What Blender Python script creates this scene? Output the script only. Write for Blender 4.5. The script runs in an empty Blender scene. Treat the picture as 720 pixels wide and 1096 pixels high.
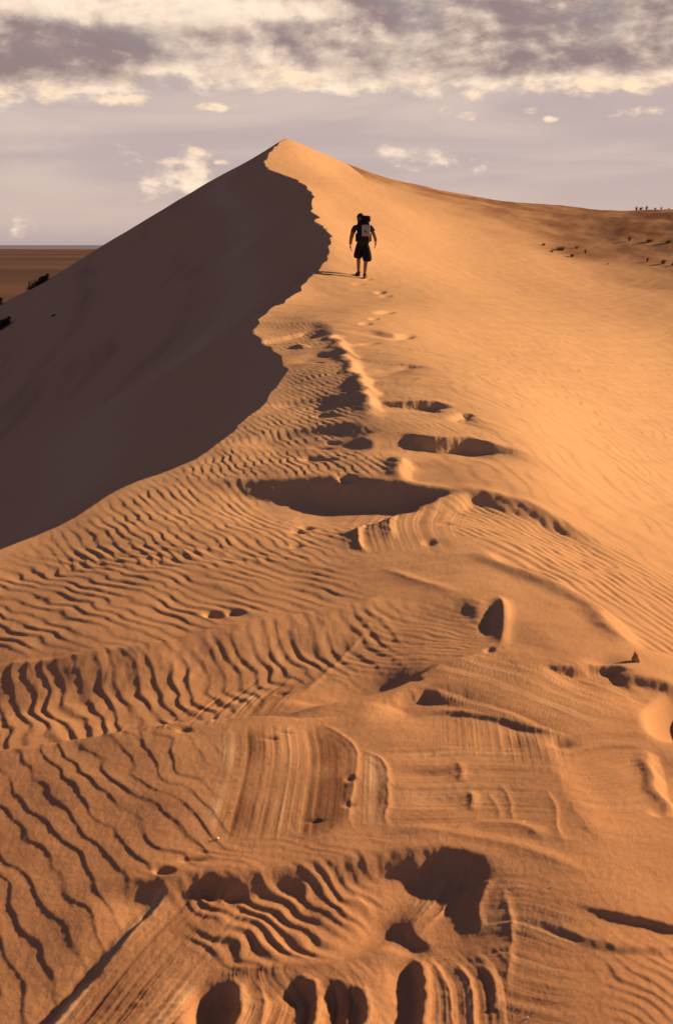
import bpy, bmesh, math, random
import numpy as np
from mathutils import Vector, Matrix

R = math.radians
scene = bpy.context.scene
COL = scene.collection

# ------------------------------------------------------------------ camera
EYE = 1.6
PITCH = R(12.4)
F = 1300.0            # focal length in pixels of the 720 x 1096 photograph
cam_d = bpy.data.cameras.new('camera')
cam = bpy.data.objects.new('camera', cam_d)
COL.objects.link(cam)
cam.location = (0, 0, EYE)
cam.rotation_euler = (math.pi / 2 - PITCH, 0, 0)
cam_d.sensor_fit = 'VERTICAL'
cam_d.sensor_height = 36
cam_d.sensor_width = 24
cam_d.lens = F / 1096 * 36
cam_d.clip_end = 200000
cam_d.clip_start = 0.05
cam_d.dof.use_dof = True
cam_d.dof.focus_distance = 30
cam_d.dof.aperture_fstop = 9.0
scene.camera = cam

# ------------------------------------------------------------------ light
SUN_AZ = R(62)        # to the right of the viewing direction
SUN_EL = R(17.5)
sun_d = bpy.data.lights.new('sun', 'SUN')
sun_d.energy = 5.0
sun_d.angle = R(0.7)
sun_d.color = (1.0, 0.625, 0.325)
sun = bpy.data.objects.new('sun', sun_d)
COL.objects.link(sun)
sdir = Vector((math.sin(SUN_AZ) * math.cos(SUN_EL), math.cos(SUN_AZ) * math.cos(SUN_EL), math.sin(SUN_EL)))
sun.rotation_euler = sdir.to_track_quat('Z', 'Y').to_euler()

scene.view_settings.view_transform = 'Standard'
scene.view_settings.look = 'None'
scene.view_settings.gamma = 1
scene.view_settings.exposure = 0.93
scene.view_settings.use_curve_mapping = False


class NT:
    """small helper for node trees"""
    def __init__(s, tree):
        s.t = tree; s.n = tree.nodes; s.l = tree.links
    def node(s, typ, **kw):
        n = s.n.new(typ)
        for k, v in kw.items():
            setattr(n, k, v)
        return n
    def put(s, sock, v):
        if isinstance(v, bpy.types.NodeSocket):
            s.l.new(v, sock)
        elif v is not None:
            if sock.type == 'RGBA' and len(v) == 3:
                v = (*v, 1)
            sock.default_value = v
    def math(s, op, a, b=None, c=None, clamp=False):
        n = s.node('ShaderNodeMath', operation=op, use_clamp=clamp)
        s.put(n.inputs[0], a); s.put(n.inputs[1], b); s.put(n.inputs[2], c)
        return n.outputs[0]
    def ramp(s, x, a, b, lo=0.0, hi=1.0):
        n = s.node('ShaderNodeMapRange', interpolation_type='SMOOTHSTEP')
        s.put(n.inputs['Value'], x); s.put(n.inputs['From Min'], a); s.put(n.inputs['From Max'], b)
        s.put(n.inputs['To Min'], lo); s.put(n.inputs['To Max'], hi)
        return n.outputs[0]
    def mix(s, f, a, b):
        n = s.node('ShaderNodeMix', data_type='RGBA')
        s.put(n.inputs[0], f); s.put(n.inputs[6], a); s.put(n.inputs[7], b)
        return n.outputs[2]
    def noise(s, v, scale, detail=4, rough=.55, dist=0.0):
        n = s.node('ShaderNodeTexNoise')
        s.put(n.inputs['Vector'], v)
        n.inputs['Scale'].default_value = scale; n.inputs['Detail'].default_value = detail
        n.inputs['Roughness'].default_value = rough; n.inputs['Distortion'].default_value = dist
        return n.outputs[0]
    def mapping(s, v, loc=(0, 0, 0), sc=(1, 1, 1)):
        n = s.node('ShaderNodeMapping')
        s.put(n.inputs[0], v); n.inputs['Location'].default_value = loc; n.inputs['Scale'].default_value = sc
        return n.outputs[0]


def pix_azel(px, py):
    """direction of a photo pixel as (azimuth, elevation)"""
    a = (px - 360) / F; b = (548 - py) / F
    x = a; y = math.cos(PITCH) + b * math.sin(PITCH); z = -math.sin(PITCH) + b * math.cos(PITCH)
    return math.atan2(x, y), math.atan2(z, math.hypot(x, y))


def build_world():
    w = bpy.data.worlds.new('World'); scene.world = w; w.use_nodes = True
    k = NT(w.node_tree); k.n.clear()
    out = k.node('ShaderNodeOutputWorld')
    sky = k.node('ShaderNodeTexSky', sky_type='NISHITA')
    sky.sun_disc = False; sky.sun_elevation = SUN_EL; sky.sun_rotation = SUN_AZ
    sky.altitude = 0; sky.air_density = 1.2; sky.dust_density = .4; sky.ozone_density = .6
    bg1 = k.node('ShaderNodeBackground'); k.put(bg1.inputs[0], sky.outputs[0]); bg1.inputs[1].default_value = 0.05
    tc = k.node('ShaderNodeTexCoord')
    sep = k.node('ShaderNodeSeparateXYZ'); k.put(sep.inputs[0], tc.outputs['Generated'])
    x, y, z = sep.outputs
    az = k.math('ARCTAN2', x, y)
    el = k.math('ARCSINE', z)
    comb = k.node('ShaderNodeCombineXYZ')
    k.put(comb.inputs[0], az); k.put(comb.inputs[1], k.math('MULTIPLY', el, 1.7)); comb.inputs[2].default_value = 0.37
    P = comb.outputs[0]

    def blob(px, py, rx, ry, soft=.45):
        a, e = pix_azel(px, py)
        dx = k.math('DIVIDE', k.math('SUBTRACT', az, a), rx / F)
        dy = k.math('DIVIDE', k.math('SUBTRACT', el, e), ry / F)
        d = k.math('SQRT', k.math('ADD', k.math('MULTIPLY', dx, dx), k.math('MULTIPLY', dy, dy)))
        return k.ramp(d, 1 + soft, 1 - soft)

    # veil: thin high cloud, mauve above, warm towards the horizon, with long streaks
    streak = k.noise(k.mapping(P, (3.1, 0.2, 0), (4, 18, 1)), 1.0, 5, .5, .5)
    e3 = pix_azel(360, 262)[1]
    veil_up = k.mix(k.ramp(streak, .38, .66), (.46, .365, .350), (.57, .455, .40))
    veil_lo = k.mix(k.ramp(streak, .35, .7), (.52, .395, .355), (.56, .425, .37))
    hz = k.ramp(el, 0.0, .075)
    veil = k.mix(hz, veil_lo, veil_up)
    low = k.ramp(el, 0.0, .02)
    veil = k.mix(low, (.43, .335, .33), veil)

    # cumulus deck
    n1 = k.noise(k.mapping(P, (.6, 1.4, 0), (13, 14, 1)), 1.0, 12, .60, .15)
    n2 = k.noise(k.mapping(P, (.6 - .11, 1.4 - .13, 0), (13, 14, 1)), 1.0, 12, .60, .15)
    lowf = k.noise(k.mapping(P, (9, 3, 0), (5, 8, 1)), 1.0, 3, .5, 0)
    add0 = k.math('MULTIPLY_ADD', lowf, .30, -.15)
    cov = k.ramp(el, pix_azel(360, 128)[1], pix_azel(360, 55)[1], -.16, .20)
    add = k.math('MULTIPLY', blob(90, 60, 210, 34), .10)
    add = k.math('ADD', add, k.math('MULTIPLY', blob(330, 75, 90, 28), .06))
    add = k.math('ADD', add, k.math('MULTIPLY', blob(600, 60, 170, 30), .08))
    add = k.math('ADD', add, k.math('MULTIPLY', blob(560, 8, 220, 20), .12))
    add = k.math('ADD', add, k.math('MULTIPLY', blob(325, 12, 60, 9), -.14))
    add = k.math('ADD', add, k.math('MULTIPLY', blob(600, 130, 500, 22), -.10))
    dens = k.math('ADD', k.math('ADD', k.math('ADD', n1, cov), add), add0)
    m1 = k.ramp(dens, .44, .59)
    lit = k.math('MULTIPLY_ADD', k.math('SUBTRACT', n1, n2), 3.2, .55)
    # thick bodies get grey, rims catch the sun
    thick = k.ramp(dens, .56, .80)
    lit = k.math('SUBTRACT', lit, k.math('MULTIPLY', thick, .42))
    dk = k.math('ADD', k.math('MULTIPLY', blob(70, 45, 130, 18, .8), .40), k.math('MULTIPLY', blob(610, 14, 190, 16, .8), .25))
    dk = k.math('ADD', dk, k.math('MULTIPLY', blob(600, 68, 110, 14, .6), .35))
    dk = k.math('ADD', dk, k.math('MULTIPLY', blob(20, 75, 90, 12, .6), .4))
    lit = k.math('SUBTRACT', lit, dk)
    lit = k.math('ADD', lit, k.math('MULTIPLY', blob(150, 8, 160, 16, .6), .35))
    lit = k.ramp(lit, -.35, .95)
    ccol = k.mix(lit, (.27, .195, .195), (.92, .73, .56))
    # small puffs
    nf = k.noise(k.mapping(P, (5, 2, 0), (34, 40, 1)), 1.0, 8, .62, .2)
    nf2 = k.noise(k.mapping(P, (5 - .2, 2 - .5, 0), (34, 40, 1)), 1.0, 8, .62, .2)
    pf = None
    for (px, py, rx, ry) in [(440, 89, 32, 9), (510, 101, 17, 8), (478, 120, 12, 7), (497, 124, 16, 5), (685, 120, 30, 7), (565, 118, 12, 5),
                             (130, 108, 34, 7), (60, 100, 30, 14), (10, 104, 26, 14), (210, 166, 11, 9), (188, 172, 20, 4), (204, 188, 8, 11), (236, 174, 14, 4),
                             (230, 114, 30, 6), (290, 82, 45, 14), (330, 88, 22, 9), (640, 92, 90, 10), (590, 128, 10, 4)]:
        b = blob(px, py, rx, ry, .85)
        pf = b if pf is None else k.math('MAXIMUM', pf, b)
    pd = k.math('ADD', k.math('MULTIPLY', pf, .40), k.math('MULTIPLY', nf, 1.0))
    m2 = k.math('MULTIPLY', k.ramp(pd, .71, .98), k.ramp(pf, .02, .25))
    lit2 = k.ramp(k.math('MULTIPLY_ADD', k.math('SUBTRACT', nf, nf2), 2.0, .62), .1, .8)
    pcol = k.mix(lit2, (.50, .36, .33), (.90, .68, .48))
    # cloud low over the horizon; unseen sky overhead darkened to cut fill light
    bank = k.ramp(el, .34, .22, .88, 1.0)
    veil = k.mix(k.ramp(el, .20, .30), veil, (.030, .024, .050))
    ccol = k.mix(k.ramp(el, .20, .30), ccol, (.05, .034, .060))
    side = k.ramp(az, -.95, -.40)
    veil = k.mix(side, (.105, .085, .135), veil); ccol = k.mix(side, (.11, .09, .14), ccol)  # left sky outside the view dimmed too, for less fill on the slip face
    c = k.mix(m1, veil, ccol)
    c = k.mix(m2, c, pcol)
    bg2 = k.node('ShaderNodeBackground'); k.put(bg2.inputs[0], c); bg2.inputs[1].default_value = 0.62
    gap = k.math('MULTIPLY', k.ramp(n1, .50, .40), k.ramp(el, .12, .17))
    veilmask = k.math('MULTIPLY', bank, k.math('SUBTRACT', 1.0, k.math('MULTIPLY', gap, .12)))
    ms = k.node('ShaderNodeMixShader')
    k.put(ms.inputs[0], veilmask); k.l.new(bg1.outputs[0], ms.inputs[1]); k.l.new(bg2.outputs[0], ms.inputs[2])
    k.l.new(ms.outputs[0], out.inputs[0])


build_world()

# ------------------------------------------------------------------ numeric helpers
rng = np.random.RandomState(7)
PERM = rng.permutation(1024).astype(np.int64)
GR = rng.rand(1024) * 2 * math.pi
GX = np.cos(GR); GY = np.sin(GR)


def sm(t):
    t = np.clip(t, 0, 1)
    return t * t * (3 - 2 * t)


def perlin(x, y, seed=0):
    x = x + seed * 17.31; y = y + seed * 9.77
    xi = np.floor(x).astype(np.int64); yi = np.floor(y).astype(np.int64)
    xf = x - xi; yf = y - yi
    u = xf * xf * xf * (xf * (xf * 6 - 15) + 10); v = yf * yf * yf * (yf * (yf * 6 - 15) + 10)

    def g(ix, iy, dx, dy):
        h = PERM[(PERM[ix & 1023] + iy) & 1023]
        return GX[h] * dx + GY[h] * dy
    a = g(xi, yi, xf, yf); b = g(xi + 1, yi, xf - 1, yf)
    c = g(xi, yi + 1, xf, yf - 1); d = g(xi + 1, yi + 1, xf - 1, yf - 1)
    return ((a + (b - a) * u) * (1 - v) + (c + (d - c) * u) * v) * 1.41


def fbm(x, y, o=3, seed=0, gain=.5):
    s = 0; a = 1; f = 1
    for i in range(o):
        s = s + a * perlin(x * f, y * f, seed + i * 3); a *= gain; f *= 2.03
    return s


# ------------------------------------------------------------------ the large shape of the dune
def ray(px, py):
    a = (px - 360) / F; b = (548 - py) / F
    return np.array([a, math.cos(PITCH) + b * math.sin(PITCH), -math.sin(PITCH) + b * math.cos(PITCH)])


CTRL = []
def cz(px, py, z):
    d = ray(px, py); t = (z - EYE) / d[2]; CTRL.append((d[0] * t, d[1] * t, z))
def cd(px, py, y):
    d = ray(px, py); t = y / d[1]; CTRL.append((d[0] * t, y, EYE + d[2] * t))


for p in [(-300, 1096, -.12), (0, 1096, -.05), (360, 1096, 0), (720, 1096, 0), (1000, 1096, -.1),
          (-200, 850, -.12), (0, 850, -.045), (180, 850, .02), (360, 850, .02), (540, 850, .01), (720, 850, -.03), (950, 850, -.25),
          (0, 700, -.05), (180, 700, .0), (360, 700, .03), (530, 700, .04), (650, 700, -.0), (720, 700, -.07), (900, 700, -.5),
          (0, 590, -.04), (150, 600, .02), (300, 600, .05), (450, 600, .07), (560, 600, .03), (640, 600, -.10), (720, 600, -.30), (900, 600, -1.1),
          (120, 530, .03), (240, 520, .08), (360, 520, .12), (480, 520, .13), (560, 520, .08), (640, 520, -.17), (720, 520, -.52), (900, 520, -1.5),
          (210, 490, .1), (300, 470, .16), (400, 470, .22), (500, 470, .20), (560, 470, .12), (640, 460, -.33), (720, 450, -.9),
          (270, 440, .18), (340, 430, .24), (400, 420, .32), (480, 420, .27), (560, 410, .0), (640, 400, -.6), (720, 400, -1.2),
          (300, 395, .26), (365, 380, .36), (430, 370, .30), (500, 370, .05), (580, 360, -.3), (650, 360, -.7), (720, 370, -1.1),
          (285, 350, .38), (340, 340, .46), (400, 330, .45), (460, 330, .27)]:
    cz(*p)
for p in [(325, 300, 31), (388, 297, 33), (450, 297, 36), (520, 300, 42), (600, 310, 44), (720, 335, 40),
          (352, 255, 37), (380, 255, 40), (420, 255, 46), (480, 260, 53), (560, 270, 57), (640, 285, 57), (720, 305, 51), (900, 320, 46),
          (335, 225, 45), (360, 225, 50), (420, 228, 57), (500, 240, 66), (600, 250, 70), (720, 262, 64), (900, 270, 58),
          (328, 200, 55), (360, 200, 62), (420, 208, 74), (500, 220, 77),
          (284, 178, 66), (320, 178, 70), (360, 182, 78),
          (308, 149, 82),
          (360, 170, 88), (420, 192, 90), (500, 210, 88), (600, 220, 86), (720, 225, 79), (900, 228, 72)]:
    cd(*p)
CTRL += [(0, 105, 7.0), (12, 130, 4.6), (20, 112, 3.0), (35, 105, 2.2), (55, 90, 1.5), (25, 145, .5), (50, 140, 0), (0, 190, -2), (60, 200, -4), (-15, 130, 7.5),
         (-1.5, .5, -.02), (1.5, .5, 0), (0, -2, 0), (-3, -1, 0), (3, 0, -.3), (5, 3, -1.2), (8, 6, -2), (14, 10, -2.4), (20, 30, -1.5), (40, 60, 2), (30, 15, -2)]
CTRL = np.array(CTRL)


def uv(x, y):
    yy = np.maximum(y, -2.5) + 4
    return x / yy * 6, np.log(yy) * 1.7


def tps(r2):
    return np.where(r2 > 1e-12, r2 * np.log(np.maximum(r2, 1e-12)), 0)


cu, cv = uv(CTRL[:, 0], CTRL[:, 1])
NC = len(CTRL)
K = tps((cu[:, None] - cu) ** 2 + (cv[:, None] - cv) ** 2) + np.eye(NC) * .004
Pm = np.stack([np.ones(NC), cu, cv], 1)
A = np.block([[K, Pm], [Pm.T, np.zeros((3, 3))]])
SOL = np.linalg.solve(A, np.concatenate([CTRL[:, 2], np.zeros(3)]))


def wind(x, y):
    """windward surface of the dune"""
    u, v = uv(x, y)
    z = SOL[NC] + SOL[NC + 1] * u + SOL[NC + 2] * v
    for i in range(NC):
        z = z + SOL[i] * tps((u - cu[i]) ** 2 + (v - cv[i]) ** 2)
    return z


TS = np.exp(np.linspace(math.log(1.5), math.log(140), 700))
_cache = {}
def W(px, py):
    """world (x, y) of the spot of ground seen at a photo position"""
    if (px, py) not in _cache:
        d = ray(px, py); d = d / d[1]
        X = d[0] * TS; Y = TS; Z = EYE + d[2] * TS
        g = Z - wind(X, Y); below = g < 0
        i = int(np.argmax(below)) if below.any() else len(TS) - 1
        i = max(i, 1); f = g[i - 1] / (g[i - 1] - g[i]) if g[i] < 0 < g[i - 1] else 1.0
        _cache[(px, py)] = (float(X[i - 1] + f * (X[i] - X[i - 1])), float(Y[i - 1] + f * (Y[i] - Y[i - 1])))
    return _cache[(px, py)]


def WL(pts):
    return np.array([W(*p) for p in pts])


def spline(P, n=8):
    """Catmull-Rom through points"""
    P = np.asarray(P, float)
    Q = np.vstack([2 * P[0] - P[1], P, 2 * P[-1] - P[-2]])
    out = []
    for i in range(1, len(Q) - 2):
        for t in np.arange(n) / n:
            a, b, c, d = Q[i - 1], Q[i], Q[i + 1], Q[i + 2]
            out.append(.5 * ((2 * b) + (c - a) * t + (2 * a - 5 * b + 4 * c - d) * t * t + (3 * b - a - 3 * c + d) * t ** 3))
    out.append(P[-1])
    return np.array(out)


def pdist(X, Y, P):
    """signed distance to polyline (positive right of its direction), parameter 0..1 along, nearest point"""
    best = np.full(X.shape, 1e18); sg = np.zeros(X.shape); tt = np.zeros(X.shape); ws = 0.0; wt = 0.0; th = np.zeros(X.shape)
    L = np.concatenate([[0], np.cumsum(np.hypot(*(P[1:] - P[:-1]).T))]); tot = L[-1]
    T = np.gradient(P, axis=0); T /= np.hypot(T[:, 0], T[:, 1])[:, None] + 1e-12
    for i in range(len(P) - 1):
        ax, ay = P[i]; bx, by = P[i + 1] - P[i]; l2 = bx * bx + by * by + 1e-15
        t = np.clip(((X - ax) * bx + (Y - ay) * by) / l2, 0, 1)
        dx = X - ax - t * bx; dy = Y - ay - t * by
        d2 = dx * dx + dy * dy
        m = d2 < best
        tl = (L[i] + t * math.sqrt(l2)) / tot
        w_ = math.sqrt(l2) / (d2 + 1e-5) ** 3.5; ws = ws + w_; wt = wt + w_ * tl
        best = np.where(m, d2, best); th = np.where(m, tl, th)
        tx = T[i, 0] * (1 - t) + T[i + 1, 0] * t; ty = T[i, 1] * (1 - t) + T[i + 1, 1] * t
        sg = np.where(m, np.where(tx * dy - ty * dx < 0, 1.0, -1.0), sg)
    ts = wt / ws; dist = np.sqrt(best)
    u0 = (P[0] - P[1]) / np.hypot(*(P[0] - P[1])); u1 = (P[-1] - P[-2]) / np.hypot(*(P[-1] - P[-2]))
    c0 = ((X - P[0][0]) * u0[0] + (Y - P[0][1]) * u0[1]) / (dist + 1e-9)
    c1 = ((X - P[-1][0]) * u1[0] + (Y - P[-1][1]) * u1[1]) / (dist + 1e-9)
    ts = np.where(th < 1e-9, ts * (1 - sm(c0)), ts); ts = np.where(th > 1 - 1e-9, 1 - (1 - ts) * (1 - sm(c1)), ts)
    return dist * sg, ts


def inpoly(X, Y, P):
    c = np.zeros(X.shape, bool)
    j = len(P) - 1
    for i in range(len(P)):
        xi, yi = P[i]; xj, yj = P[j]
        if yi != yj:
            c ^= ((yi > Y) != (yj > Y)) & (X < (xj - xi) * (Y - yi) / (yj - yi) + xi)
        j = i
    return c


# brink: the sharp edge between the windward sand and the slip face
BR = [(-7, -6), (-5.0, -1), (-3.9, 2.2), (-3.0, 4.2), (-2.35, 5.4)]
BR += [W(*p) for p in [(0, 590), (65, 562), (130, 526), (190, 500), (222, 482), (262, 450), (288, 424), (306, 394), (296, 376), (282, 362), (276, 346), (300, 324),
                       (326, 301), (344, 286), (353, 268), (352, 250), (338, 235), (334, 213), (327, 199), (308, 189), (288, 181), (283, 172), (292, 159), (306, 149)]]
BR += [(BR[-1][0] + .6, 90), (0, 110), (4, 150), (10, 210)]
BR = spline(np.array(BR), 6)
bn = fbm(BR[:, 1] * 1.1, BR[:, 0] * .3, 3, 5)
BR[:, 0] += bn * np.interp(BR[:, 1], [3, 10, 30, 40, 60, 80], [.01, .04, .14, .30, .22, .1])
BRZ = wind(BR[:, 0], BR[:, 1])
PLAIN_Z = -14.0


def brink_info(X, Y):
    d, t = pdist(X, Y, BR)
    L = np.concatenate([[0], np.cumsum(np.hypot(*(BR[1:] - BR[:-1]).T))]); L /= L[-1]
    return d, np.interp(t, L, BRZ)


# ------------------------------------------------------------------ polar grid, finest where the dune is near
FOC = F * 672 / 720
az_in = np.linspace(-16.8, 16.8, 980)
az_l = -16.8 - np.cumsum(np.geomspace(.04, 2.2, 70)); az_r = 16.8 + np.cumsum(np.geomspace(.04, 2.2, 70))
AZ = np.radians(np.concatenate([az_l[::-1], az_in, az_r]))
rs = [0.25]
while rs[-1] < 2.0:
    rs.append(rs[-1] * 1.06)
rs[-1] = 2.0
while rs[-1] < 330:
    r = rs[-1]
    step = np.interp(math.log(r), np.log([2.0, 4, 8, 16, 33, 90, 130, 330]), [.0015, .0024, .0032, .0034, .0042, .0060, .01, .05])
    rs.append(r * (1 + step))
RS = np.array(rs)
print('grid', len(AZ), len(RS), len(AZ) * len(RS))
AA, RR = np.meshgrid(AZ, RS)
GX_ = (np.sin(AA) * RR).ravel(); GY_ = (np.cos(AA) * RR).ravel()
Xg, Yg = GX_, GY_

Z = wind(Xg, Yg)
bd, bz = brink_info(Xg, Yg)
left = bd < 0
dl = -bd
# slip face at the angle of repose, easing out at the toe
fall = .60 * np.minimum(dl, 16) + .50 * np.clip(dl - 16, 0, 12) + .40 * np.clip(dl - 28, 0, 500)
fall = fall + .10 * fbm(Xg * .18, Yg * .07, 3, 11) * sm(dl / 3)
zs = bz - fall
IL = np.nonzero(left & (dl > .4))[0]
lx = Xg[IL]; ly = Yg[IL]; kk = 3.0
seg = np.hypot(*np.gradient(BR, axis=0).T)
acc = np.zeros(len(IL)); top = np.full(len(IL), -1e9)
for i in range(0, len(BR), 2):
    dd_ = np.hypot(lx - BR[i, 0], ly - BR[i, 1])
    e_ = BRZ[i] - .60 * np.minimum(dd_, 16) - .50 * np.clip(dd_ - 16, 0, 12) - .40 * np.clip(dd_ - 28, 0, 500)
    nt = np.maximum(top, e_)
    acc = acc * np.exp(kk * (top - nt)) + seg[i] * 2 * np.exp(kk * (e_ - nt)); top = nt
env = top + np.log(acc) / kk - .25 * sm(lx * 0 + 1)
env = env + .12 * fbm(lx * .18, ly * .07, 3, 11) * sm(dl[IL] / 3)
bl = sm((dl[IL] - .4) / 4.5)
zs[IL] = zs[IL] * (1 - bl) + env * bl
DET = np.where(left, np.exp(-dl / .05), 1.0)     # relief only on the windward side
H = np.zeros_like(Z)        # relief to add
TONE = np.zeros_like(Z)     # sand colour: + pale fresh sand, - dark heavy mineral laminae and painted far-slope shade


def near(P, pad):
    mn = P.min(0) - pad; mx = P.max(0) + pad
    return np.nonzero((Xg > mn[0]) & (Xg < mx[0]) & (Yg > mn[1]) & (Yg < mx[1]))[0]


def scarp(pts, h, drop, rec, side=1, lip=0.0, liw=.1, ends=(.15, .15), rag=0.0, prof=None):
    """ground falls by h on one side of a line, within drop, and comes back over rec"""
    P = spline(WL(pts)); I = near(P, rec * 2.6 + liw * 3)
    x = Xg[I]; y = Yg[I]
    if rag:
        xo, yo = x, y; kf = 2.2 * max(rag, .008)
        x = xo + 1.4 * rag * fbm(xo / rag / 12, yo / rag / 12, 2, 31) + .22 * rag * fbm(xo / kf, yo / kf, 2, 33); y = yo + 1.4 * rag * fbm(xo / rag / 12, yo / rag / 12, 2, 37) + .22 * rag * fbm(xo / kf, yo / kf, 2, 39)
    d, t = pdist(x, y, P); d = d * side
    tap = sm((t - .02) / ends[0]) * sm((.98 - t) / ends[1])
    if prof is not None:
        tap = tap * np.interp(t, np.linspace(0, 1, len(prof)), prof)
    dd = np.maximum(d, 0)
    H[I] += tap * (-h * sm(dd / drop) * np.exp(-np.maximum(dd - drop, 0) ** 2 / (rec * rec)) + lip * np.exp(-(d / liw) ** 2))


def ridge(pts, h, w, w2=None, side=1, ends=(.1, .1), rag=0.0, tone=0.0):
    P = spline(WL(pts)); w2 = w2 or w; I = near(P, max(w, w2) * 4)
    x = Xg[I]; y = Yg[I]
    if rag:
        x = x + rag * fbm(x / rag / 11, y / rag / 11, 2, 41); y = y + rag * fbm(x / rag / 11, y / rag / 11, 2, 43)
    d, t = pdist(x, y, P); d = d * side
    tap = sm((t - .02) / ends[0]) * sm((.98 - t) / ends[1])
    g = np.where(d > 0, np.exp(-np.abs(d) / w * 1.3), np.exp(-(d / w2) ** 2)) * tap
    H[I] += h * g
    TONE[I] += tone * g


def bump(px, py, rpx, rpy, h, rot=0.0, tone=0.0, p=2):
    """rounded hump (or pit) whose extent is given by two photo offsets"""
    c = np.array(W(px, py)); a = np.array(W(px + rpx * math.cos(rot), py - rpx * math.sin(rot))) - c
    b = (np.array(W(px, py - rpy)) - np.array(W(px, py + rpy))) / 2
    M = np.linalg.inv(np.stack([a, b], 1))
    I = near(np.array([c + a, c - a, c + b, c - b]), 2.0 * (np.hypot(*a) + np.hypot(*b)))
    dx = Xg[I] - c[0]; dy = Yg[I] - c[1]
    u = M[0, 0] * dx + M[0, 1] * dy; v = M[1, 0] * dx + M[1, 1] * dy
    r = np.sqrt(u * u + v * v)
    g = np.exp(-r ** p)
    H[I] += h * g; TONE[I] += tone * g


def mask(pts, soft):
    P = WL(pts); I = near(P, soft * 1.5)
    x = Xg[I]; y = Yg[I]
    d, t = pdist(x, y, np.vstack([P, P[:1]]))
    s = np.where(inpoly(x, y, P), np.abs(d), -np.abs(d))
    s = s + soft * .35 * fbm(x / soft * .8, y / soft * .8, 2, 51)
    return I, sm(s / soft * .5 + .5)


def ripples(poly, soft, a, b, lam, amp, warp=.55, seed=0, lee=.30, along=4.0, fade=.5, curve=0.0):
    lam = lam * .76; amp = amp * .93 
    """wind ripples: crests run along the photo line a-b; the steep lee side faces left"""
    I, m = mask(poly, soft)
    A_ = np.array(W(*a)); B_ = np.array(W(*b)); t = (B_ - A_) / np.hypot(*(B_ - A_)); n = np.array([t[1], -t[0]])
    if n[0] < 0: n = -n; 
    x = Xg[I] - A_[0]; y = Yg[I] - A_[1]
    s = x * t[0] + y * t[1]; q = x * n[0] + y * n[1]
    q = q + curve * s * s
    ph = q / lam + warp * fbm(s / lam / along, q / lam / 3.5, 2, seed) * 1.15 + .07 * perlin(s / lam / 1.2, q / lam / 1.2, seed + 9)
    fr = ph - np.floor(ph)
    pr = np.where(fr < lee, sm(fr / lee), (1 - sm((fr - lee) / (1 - lee))) * .5 + .5 * (1 - (fr - lee) / (1 - lee)))
    am = np.clip(1 + fade * 1.6 * fbm(s / lam / 4, q / lam / 3, 2, seed + 21), .08, 1.7)
    H[I] += .50 * amp * m * am * (pr - .5)


def strata(poly, soft, line, amp, scale, tone=.5, seed=0, wob=.0):
    """cut laminae: fine ribs parallel to a curved line"""
    I, m = mask(poly, soft)
    P = spline(WL(line)); x = Xg[I]; y = Yg[I]
    d, t = pdist(x, y, P)
    d = d + wob * fbm(x / .25, y / .25, 2, seed + 5)
    n = fbm(d / scale, np.zeros_like(d) + seed * 3.3, 4, seed, .72)
    n2 = fbm(d / scale / 3.2, np.zeros_like(d) + 7 + seed, 2, seed + 2, .5)
    patch = .55 + .6 * sm(.5 + fbm(x / .3, y / .3, 2, seed + 8))
    H[I] += .42 * amp * m * patch * (n + .8 * n2)
    TONE[I] += tone * m * patch * (n2 * 1.0 + n * .5)


#FEATURES_BEGIN
# --- crests and wind-cut hollows, far to near (positions given where the photo shows them on the ground)
# first hollow behind the big one, and the shelves on the right shoulder
scarp([(398, 424), (425, 426), (462, 428), (480, 432), (492, 436)], .070, .06, .35, lip=.008, liw=.10, ends=(.45, .30), rag=.006)
scarp([(478, 440), (495, 441), (512, 446)], .04, .06, .4, ends=(.4, .3), rag=.04)
scarp([(425, 462), (460, 469), (500, 470), (535, 477), (575, 489)], .105, .07, .40, lip=.010, liw=.10, ends=(.30, .45), rag=.006)
scarp([(185, 512), (235, 512), (290, 513), (350, 511), (400, 513), (450, 517), (494, 524), (500, 529)], .135, .26, .75, lip=.012, liw=.12, ends=(.62, .10), rag=.012)
scarp([(490, 525), (530, 529), (570, 543), (610, 563), (640, 577), (675, 590)], .055, .16, .5, lip=.01, ends=(.10, .6), rag=.04)
scarp([(505, 541), (545, 546), (590, 553), (618, 565)], .028, .12, .3, ends=(.4, .3), rag=.03)
scarp([(225, 478), (285, 464), (335, 456), (390, 450)], .05, .18, .5, ends=(.3, .15), rag=.05)
scarp([(280, 430), (335, 424), (382, 421)], .035, .2, .6, ends=(.3, .2), rag=.05)
scarp([(290, 355), (330, 350), (372, 362)], .05, .4, 1.2, ends=(.3, .3), rag=.15)
scarp([(298, 392), (320, 381), (345, 375), (366, 374)], .035, .3, .9, ends=(.2, .3), rag=.1)
scarp([(330, 343), (352, 348), (372, 358)], .05, .3, 1.0, ends=(.3, .1), rag=.1)
scarp([(400, 352), (420, 357), (438, 362)], .05, .2, .5, ends=(.4, .1), rag=.1)
scarp([(400, 385), (440, 388), (470, 396)], .04, .3, 1.2, ends=(.4, .4), rag=.1)
# the pale bank along the middle, its low face turned to the sun
scarp([(350, 352), (364, 368), (374, 392), (386, 412), (393, 432), (391, 446), (384, 462)], .045, .18, .5, side=-1, lip=.030, liw=.10, ends=(.15, .15), rag=.06)
scarp([(430, 484), (434, 496), (424, 508), (416, 514)], .03, .12, .3, side=-1, lip=.03, liw=.09, ends=(.3, .2), rag=.05)
scarp([(386, 462), (396, 468), (410, 474)], .02, .12, .5, side=1, lip=.02, ends=(.3, .3), rag=.05)
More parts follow.
